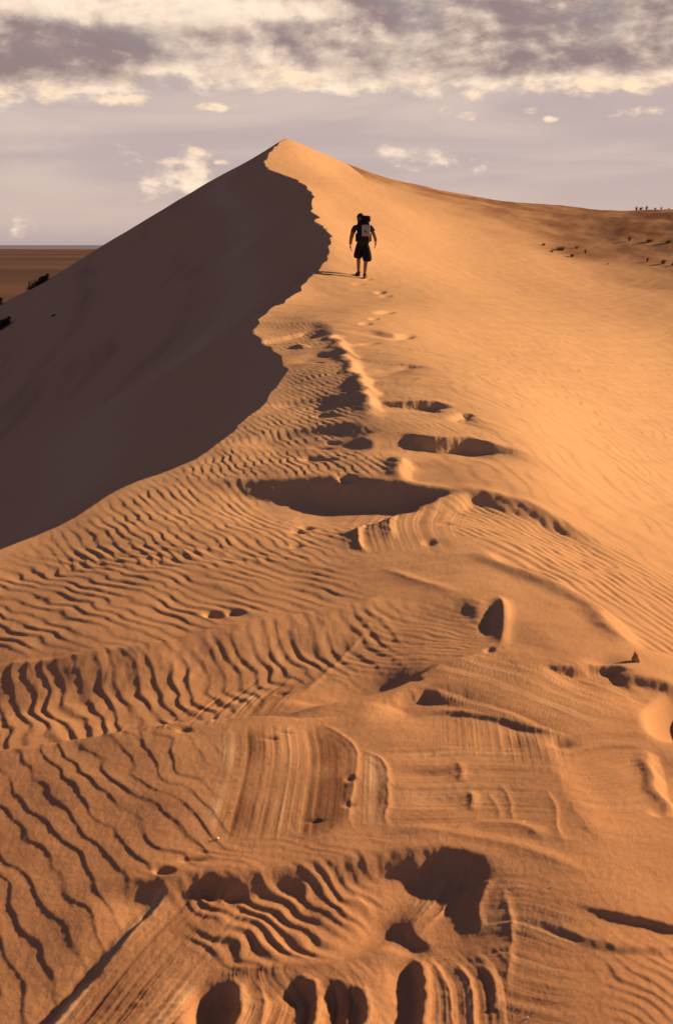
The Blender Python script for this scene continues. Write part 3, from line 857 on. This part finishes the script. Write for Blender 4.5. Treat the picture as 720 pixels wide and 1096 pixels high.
def build_hiker():
    p0 = hit(388, 298)
    root = empty('person', p0)
    tag(root, 'lone hiker in dark shirt and shorts walking away up the dune crest', 'person')
    skin = simple('hiker_skin', (.32, .17, .10), .6, .3, .12, 12)
    shirt_m = simple('hiker_shirt', (.055, .055, .075), .9, .1, .3, 14, .4)
    short_m = simple('hiker_shorts', (.016, .014, .017), .9, .1, .3, 14, .4)
    hair_m = simple('hiker_cap', (.014, .012, .013), .8, .15, .3, 20)
    shoe_m = simple('hiker_shoe', (.05, .035, .028), .7, .25, .3, 20)
    # feet: the right one behind and lower, the left one a step ahead
    fy = .20
    root.scale = (1.06, 1.0, .95)
    zl = gz(p0.x - .16, p0.y + fy) - p0.z; zr = 0
    L = (-.10, fy, zl); Rr = (.05, 0, zr)
    hipz = .93 + zl * .4
    hip = (0, .10, hipz)
    chains = [
        [(-.005, .10, hipz, .125, .10), (0, .125, hipz + .13, .135, .10), (0, .155, hipz + .30, .15, .11), (0, .19, hipz + .45, .155, .105), (-.01, .235, hipz + .54, .065, .06), (-.03, .28, hipz + .60, .058, .058)],
        [(-.005, .10, hipz, .125, .10), (-.095, .12, hipz - .07, .095, .095), (-.088, fy + .06, zl + .52, .066, .066), (-.095, fy + .02, zl + .34, .055, .058), (L[0], L[1], zl + .10, .036, .038)],
        [(-.005, .10, hipz, .125, .10), (.085, .09, hipz - .07, .095, .095), (.085, .06, .50, .064, .064), (.07, .03, .33, .055, .058), (Rr[0], Rr[1], .10, .036, .038)],
        [(0, .19, hipz + .45, .155, .105), (-.19, .19, hipz + .455, .070, .070), (-.265, .165, hipz + .25, .056, .056), (-.292, .18, hipz + .10, .050, .050), (-.305, .225, hipz - .05, .033, .036)],
        [(0, .19, hipz + .45, .155, .105), (.19, .19, hipz + .455, .070, .070), (.275, .13, hipz + .27, .056, .056), (.315, .14, hipz + .14, .050, .050), (.325, .20, hipz + .03, .033, .036)],
    ]
    body = [skin_mesh(chains, 2)]
    # hands with five bent fingers
    for sx, w in ((-1, (-.305, .225, hipz - .05)), (1, (.325, .20, hipz + .03))):
        wx, wy, wz = w
        body.append(skin_mesh([[(wx, wy, wz, .032, .028), (wx - sx * .002, wy + .008, wz - .05, .026, .044), (wx - sx * .004, wy + .012, wz - .085, .022, .042)]], 2))
        for q, (oy, ln) in enumerate(((-.027, .064), (-.009, .078), (.009, .084), (.027, .074))):
            a = (wx - sx * .004, wy + .012 + oy, wz - .080)
            body.append(skin_mesh([[(a[0], a[1], a[2], .0110, .0110), (a[0] - sx * .006, a[1] + .002, a[2] - ln * .48, .0100, .0100),
                                    (a[0] - sx * .020, a[1] + .003, a[2] - ln * .78, .0080, .0080), (a[0] - sx * .036, a[1] + .003, a[2] - ln * .92, .0068, .0068)]], 1))
        t = (wx, wy + .030, wz - .030)
        body.append(skin_mesh([[(t[0], t[1], t[2], .011, .011), (t[0] - sx * .010, t[1] + .026, t[2] - .030, .0105, .0105), (t[0] - sx * .018, t[1] + .032, t[2] - .060, .0085, .0085)]], 1))
    # head bent forward
    hc = Vector((-.055, .330, hipz + .685))
    def headfn(v):
        v = v.copy()
        if v.z < -.1: v.x *= 1 + .28 * (v.z + .1); v.y = v.y * (1 + .12 * (v.z + .1)) + .10 * (-.1 - v.z)
        return v
    body.append(ellipsoid(hc, (.084, .104, .118), (-.40, 0, 0), 24, headfn))
    body.append(ellipsoid(hc + Vector((0, .098, -.045)), (.013, .02, .024), (-.4, 0, 0), 10))
    body.append(ellipsoid(hc + Vector((0, .088, -.088)), (.024, .010, .008), (-.4, 0, 0), 10))
    for sx in (-1, 1):
        body.append(ellipsoid(hc + Vector((sx * .079, .0, -.02)), (.010, .020, .032), (-.4, 0, 0), 10))
        body.append(ellipsoid(hc + Vector((sx * .030, .092, .0)), (.013, .008, .008), (-.4, 0, 0), 10))
    bo = link('body', join_meshes('body', body), skin, root)
    # clothing
    def shirtm():
        e = .020
        ch = [[(0, .10, hipz - .10, .150 + e, .125 + e), (0, .105, hipz - .01, .145 + e, .115 + e), (0, .125, hipz + .13, .137 + e, .105 + e), (0, .155, hipz + .30, .15 + e, .112 + e), (0, .19, hipz + .44, .155 + e, .108 + e), (-.005, .215, hipz + .505, .085, .075)],
              [(0, .19, hipz + .44, .155 + e, .108 + e), (-.195, .19, hipz + .450, .078, .078), (-.258, .17, hipz + .27, .070, .070)],
              [(0, .19, hipz + .44, .155 + e, .108 + e), (.195, .19, hipz + .450, .078, .078), (.268, .14, hipz + .29, .070, .070)]]
        return skin_mesh(ch, 2)
    link('shirt', shirtm(), shirt_m, root)
    ch = [[(-.005, .10, hipz + .09, .148, .12), (-.005, .10, hipz - .01, .160, .14)],
          [(-.005, .10, hipz - .01, .160, .14), (-.092, .118, hipz - .10, .118, .118), (-.112, .17, zl + .58, .128, .128), (-.116, .185, zl + .47, .126, .126)],
          [(-.005, .10, hipz - .01, .160, .14), (.085, .09, hipz - .10, .118, .118), (.112, .07, .56, .128, .128), (.116, .065, .44, .126, .126)]]
    link('shorts', skin_mesh(ch, 2), short_m, root)
    def cap(v):
        v = v.copy()
        if v.z < -.05: v.z = -.05 - (-.05 - v.z) * .15
        return v
    cp = [ellipsoid(hc + Vector((0, -.006, .022)), (.096, .118, .120), (-.40, 0, 0), 24, cap),
          ellipsoid(hc + Vector((0, .125, .02)), (.065, .060, .008), (-.55, 0, 0), 16)]
    link('cap', join_meshes('cap', cp), hair_m, root)
    for (fx, fy_, fz, rz) in ((L[0], L[1], zl, .35), (Rr[0], Rr[1], zr, -.25)):
        def sf(v):
            v = v.copy()
            if v.z < -.35: v.z = -.35
            if v.y > 0: v.z *= 1 - .35 * v.y
            return v
        c = Vector((fx - math.sin(rz) * .06, fy_ + math.cos(rz) * .06, fz + .035))
        sh = [ellipsoid(c, (.048, .145, .070), (.10, 0, rz), 18, sf), ellipsoid(Vector((fx, fy_, fz + .095)), (.048, .052, .045), (0, 0, rz), 14)]
        s = link('shoe', join_meshes('shoe', sh), shoe_m, root)
    # backpack: worn, a thing of its own
    bp = empty('backpack', (p0.x, p0.y, p0.z)); bp.scale = (1.06, 1.0, .95)
    tag(bp, 'dark backpack with a pale grey rear pocket worn by the hiker', 'backpack')
    pm = simple('pack_nylon', (.014, .012, .014), .75, .25, .3, 10, .5)
    gm = simple('pack_pocket', (.36, .34, .36), .8, .2, .10, 9, .3)
    c = Vector((.015, -.045, hipz + .29)); tilt = -.16
    def bulge(v):
        v = v.copy(); k_ = 1 - (abs(v.z) / .33) ** 2 * .16; v.x *= k_
        if v.y < 0: v.y *= 1 + .25 * (1 - (v.x / .18) ** 2) * (1 - (v.z / .34) ** 2)
        return v
    link('pack_body', rbox(c, (.33, .20, .60), .05, (tilt, 0, 0), bulge), pm, bp)
    link('lid', rbox(c + Vector((.055, .070, .370)), (.24, .22, .17), .06, (tilt, 0, 0), None), pm, bp)
    link('side_pocket', rbox(c + Vector((-.165, 0, -.13)), (.07, .14, .22), .03, (tilt, 0, 0)), pm, bp)
    link('side_pocket', rbox(c + Vector((.165, 0, -.13)), (.07, .14, .22), .03, (tilt, 0, 0)), pm, bp)
    pk = link('rear_pocket', rbox(c + Vector((.055, -.150, .055)), (.21, .035, .31), .014, (tilt, 0, 0)), gm, bp)
    em = [rbox(c + Vector((.03 + .035 * i, -.1745, .035 - .02 * (i % 2))), (.022, .006, .05), .002, (tilt, 0, .0)) for i in range(2)]
    link('emblem', join_meshes('emblem', em), pm, pk)
    for sx in (-1, 1):
        pts = [(sx * .09, .02, hipz + .60), (sx * .105, .12, hipz + .66), (sx * .112, .24, hipz + .60), (sx * .12, .325, hipz + .46), (sx * .125, .30, hipz + .30), (sx * .16, .12, hipz + .10), (sx * .14, .02, hipz + .08)]
        link('strap', skin_mesh([[(x, y, z, .022, .008) for x, y, z in pts]], 1), pm, bp)


build_hiker()


# --- dune grass and shrubs
def blade_mesh(n, h, spread, lean, seed, w=.012, droop=.5, base=.25):
    r = random.Random(seed); V = []; Fc = []
    for _ in range(n):
        a = r.uniform(0, 2 * math.pi); rr = spread * base * math.sqrt(r.random()); x, y = rr * math.cos(a), rr * math.sin(a)
        a2 = a + r.gauss(0, .7); hh = h * r.uniform(.45, 1.05); out = spread * r.uniform(.2, 1.0)
        px, py = -math.sin(a2), math.cos(a2); ww = w * r.uniform(.6, 1.2); b = len(V)
        for k in range(5):
            t = k / 4; ox = x + math.cos(a2) * out * t ** 1.6 + lean * t * t; oy = y + math.sin(a2) * out * t ** 1.6
            oz = hh * (t - droop * .45 * t ** 3) - .02; wk = ww * (1 - t * .85)
            V += [(ox - px * wk, oy - py * wk, oz), (ox + px * wk, oy + py * wk, oz)]
        for k in range(4): Fc.append((b + 2 * k, b + 2 * k + 1, b + 2 * k + 3, b + 2 * k + 2))
    me = bpy.data.meshes.new('blades'); me.from_pydata(V, [], Fc)
    return me


def leaf_mesh(n, rx, rz, size, seed):
    r = random.Random(seed); V = []; Fc = []
    cl = [(r.uniform(-.7, .7) * rx, r.uniform(-.5, .5) * rx, r.uniform(.15, .85) * rz, r.uniform(.22, .45)) for _ in range(14)]
    for _ in range(n):
        cx, cy, czz, cr = r.choice(cl)
        v = Vector((r.gauss(0, 1), r.gauss(0, 1), r.gauss(0, 1))).normalized() * cr * r.random() ** .4
        c = Vector((cx + v.x * rx, cy + v.y * rx, max(.02, czz + v.z * rz)))
        t = Vector((r.gauss(0, 1), r.gauss(0, 1), r.gauss(.4, 1))).normalized(); s = t.orthogonal().normalized()
        s.rotate(Matrix.Rotation(r.uniform(0, 6.28), 3, t)); L = size * r.uniform(.6, 1.3)
        b = len(V); V += [tuple(c - s * L * .25), tuple(c + t * L * .5), tuple(c + s * L * .25), tuple(c - t * L * .5)]; Fc.append((b, b + 1, b + 2, b + 3))
    me = bpy.data.meshes.new('foliage'); me.from_pydata(V, [], Fc)
    return me


green_m = simple('dune_grass_green', (.20, .165, .075), .7, .2, .35, 3)
dry_m = simple('dune_grass_dry', (.34, .25, .13), .8, .15, .3, 3)
leaf_m = simple('shrub_leaf', (.022, .024, .014), .7, .2, .35, 5)
stem_m = simple('shrub_stem', (.07, .045, .03), .9, .1, .2, 5)


def tuft_proto(seed, h, spread, green):
    t = empty('grass_tuft', (0, 0, 0))
    link('blades', blade_mesh(int(170 * green) + 50, h, spread, -.12, seed, .010), green_m, t)
    link('dry_stalks', blade_mesh(70, h * 1.15, spread * 1.1, -.18, seed + 50, .007, .2), dry_m, t)
    return t


protos = [tuft_proto(1, .42, .38, 1.0), tuft_proto(2, .62, .30, .8), tuft_proto(3, .34, .55, 1.2)]
used = [False] * 3
GRP = 'dune grass tufts on the far right flank'
TUFTS = [
    (600, 268, 2, 1.15, 'broad green grass tuft on the sandy hummock, widest of the near cluster'),
    (581, 263, 0, .60, 'small round grass tuft left of the broad green tuft, leftmost of all'),
    (590, 270, 0, .55, 'low grass tuft at the left foot of the broad green tuft'),
    (617, 266, 0, .55, 'thin pale grass tuft just right of the broad green tuft'),
    (626, 271, 1, .60, 'upright dark grass tuft at the right end of the near cluster'),
    (612, 275, 0, .75, 'low grass tuft in front of the broad green tuft'),
    (673, 258, 1, .75, 'narrow upright grass tuft on the bare slope, left of the three casting long shadows'),
    (694, 259, 2, .95, 'domed dry grass tuft, middle of the three casting long shadows'),
    (715, 260, 2, .90, 'dark grass tuft at the picture edge, right of the three casting long shadows'),
    (692, 280, 1, .60, 'thin pale grass tuft, left of the lower pair by the shallow gully'),
    (709, 282, 0, .95, 'bushy dark grass tuft, right of the lower pair by the shallow gully'),
    (719, 284, 0, .60, 'grass tuft cut by the right picture edge beside the shallow gully'),
    (650, 283, 0, .28, 'tiny isolated grass sprig between the near cluster and the lower pair'),
]
for (px, py, k_, sc, lab) in TUFTS:
    q = hit(px, py)
    if q is None: continue
    o = protos[k_] if not used[k_] else copy_tree(protos[k_])
    used[k_] = True
    o.location = q; o.rotation_euler.z = (px * 7) % 6.28; s = .72 * sc * q.y / 62; o.scale = (s, s, s)
    tag(o, lab, 'grass tuft', GRP)


def skyline(px, near_=45, far_=140):
    best = None
    for t in np.linspace(near_, far_, 500):
        x = (px - 360) / F * t / math.cos(PITCH) * 1.0
        e = (gz(x, t) - EYE) / t
        if best is None or e > best[0]: best = (e, x, t)
    return Vector((best[1], best[2], gz(best[1], best[2])))


SKY = [(664, 1, .75, 'tall thin grass tuft on the far skyline, leftmost of the skyline row'),
       (668, 0, .85, 'bushier grass tuft second from the left on the far skyline'),
       (674, 1, .72, 'spiky grass tuft third from the left on the far skyline'),
       (683, 0, .60, 'low grass tuft in the middle of the far skyline row'),
       (689, 1, .55, 'short upright grass tuft right of the middle on the far skyline'),
       (697, 0, .42, 'very small grass sprig standing alone on the far skyline'),
       (716, 2, .50, 'low grass tuft on the far skyline, nearest the right picture edge')]
for (px, k_, sc, lab) in SKY:
    q = skyline(px); o = copy_tree(protos[k_]); o.location = q; s = .5 * sc * q.y / 62
    o.scale = (s, s, s); o.rotation_euler.z = px % 6.28
    tag(o, lab, 'grass tuft', 'grass tufts along the far skyline')

sp = empty('shrub', (0, 0, 0))
link('foliage', leaf_mesh(1500, .75, .55, .10, 5), leaf_m, sp)
link('stems', blade_mesh(26, .5, .6, 0, 9, .02, .1), stem_m, sp)
first = True
for (px, py, sc, sx, lab) in [(70, 287, .95, 1.35, 'dark low shrub on the shaded slope edge against the far plain, uppermost of three'),
                              (21, 314, 1.05, 1.5, 'dark low shrub on the shaded slope edge, lower left of the uppermost shrub'),
                              (3, 351, 1.2, 1.2, 'dark shrub at the left picture edge on the shaded slope'),
                              (58, 338, .22, 1.0, 'tiny dark shrub alone on the shaded slope between the larger ones')]:
    q = skyline(px, 20, 200) - Vector((.1, 3.0, 0)) if py < 320 else hit(px, py)
    if q is not None: q.z = gz(q.x, q.y)
    if q is None: continue
    o = sp if first else copy_tree(sp); first = False
    s = .8 * sc * q.y / 62; o.location = q - Vector((0, 0, .10 * s)); o.scale = (s * sx, s, s * .8); o.rotation_euler = (0, -.50, (px * 3) % .6 - .3)
    tag(o, lab, 'shrub', 'dark shrubs at the foot of the shaded slope')

# --- upright lump of packed sand on the small shelf
q = hit(680, 708)
def clodf(v):
    n = .16 * math.sin(v.x * 5 + v.z * 3) + .10 * math.sin(v.y * 9 - v.z * 7) + .07 * math.sin(v.x * 17 + v.y * 13)
    v = v * (1 + n); v.x *= 1 - .35 * max(v.z, 0)
    return v
clod = link('sand_clod', ellipsoid(Vector((0, 0, .012)), (.016, .014, .026), (0, -.12, .3), 20, clodf), SAND)
clod.location = q
tag(clod, 'upright lump of packed sand standing on the small ledge by the dark hole', 'sand lump')

# --- pale shell fragments
shell_m = simple('shell', (.82, .76, .66), .5, .4, .1, 30)
bm = bmesh.new()
bmesh.ops.create_icosphere(bm, subdivisions=2, radius=1)
for v in bm.verts:
    n = 1 + .25 * math.sin(v.co.x * 4 + v.co.y * 3) + .15 * math.sin(v.co.y * 8)
    v.co = Vector((v.co.x * .0030 * n, v.co.y * .0022 * n, v.co.z * .0010 + .0012 * v.co.x * v.co.x))
shell_me = bpy.data.meshes.new('shell_fragment'); bm.to_mesh(shell_me); bm.free()
shell_me.materials.append(shell_m)
for i, (px, py) in enumerate([(248, 869), (233, 898), (102, 980), (557, 731), (545, 803), (562, 762), (564, 1090), (290, 818), (365, 800), (272, 910), (478, 1026), (590, 950),
                              (628, 803), (598, 805), (270, 576), (289, 655), (305, 485), (497, 668), (560, 880)]):
    q = hit(px, py)
    o = bpy.data.objects.new('shell_fragment', shell_me); COL.objects.link(o)
    s = .7 + .6 * ((i * 37) % 10) / 10 + .12 * max(0, q.y - 3); s *= 1.5 if i in (6, 1) else 1
    o.location = q + Vector((0, 0, .0015 * s)); o.scale = (s, s, s); o.rotation_euler = (.5 * math.sin(i), .35, i * 1.3)
    tag(o, 'tiny white shell fragment lying loose on the wind-worked sand', 'shell fragment', 'tiny shell fragments scattered over the near sand')
#OBJ_END
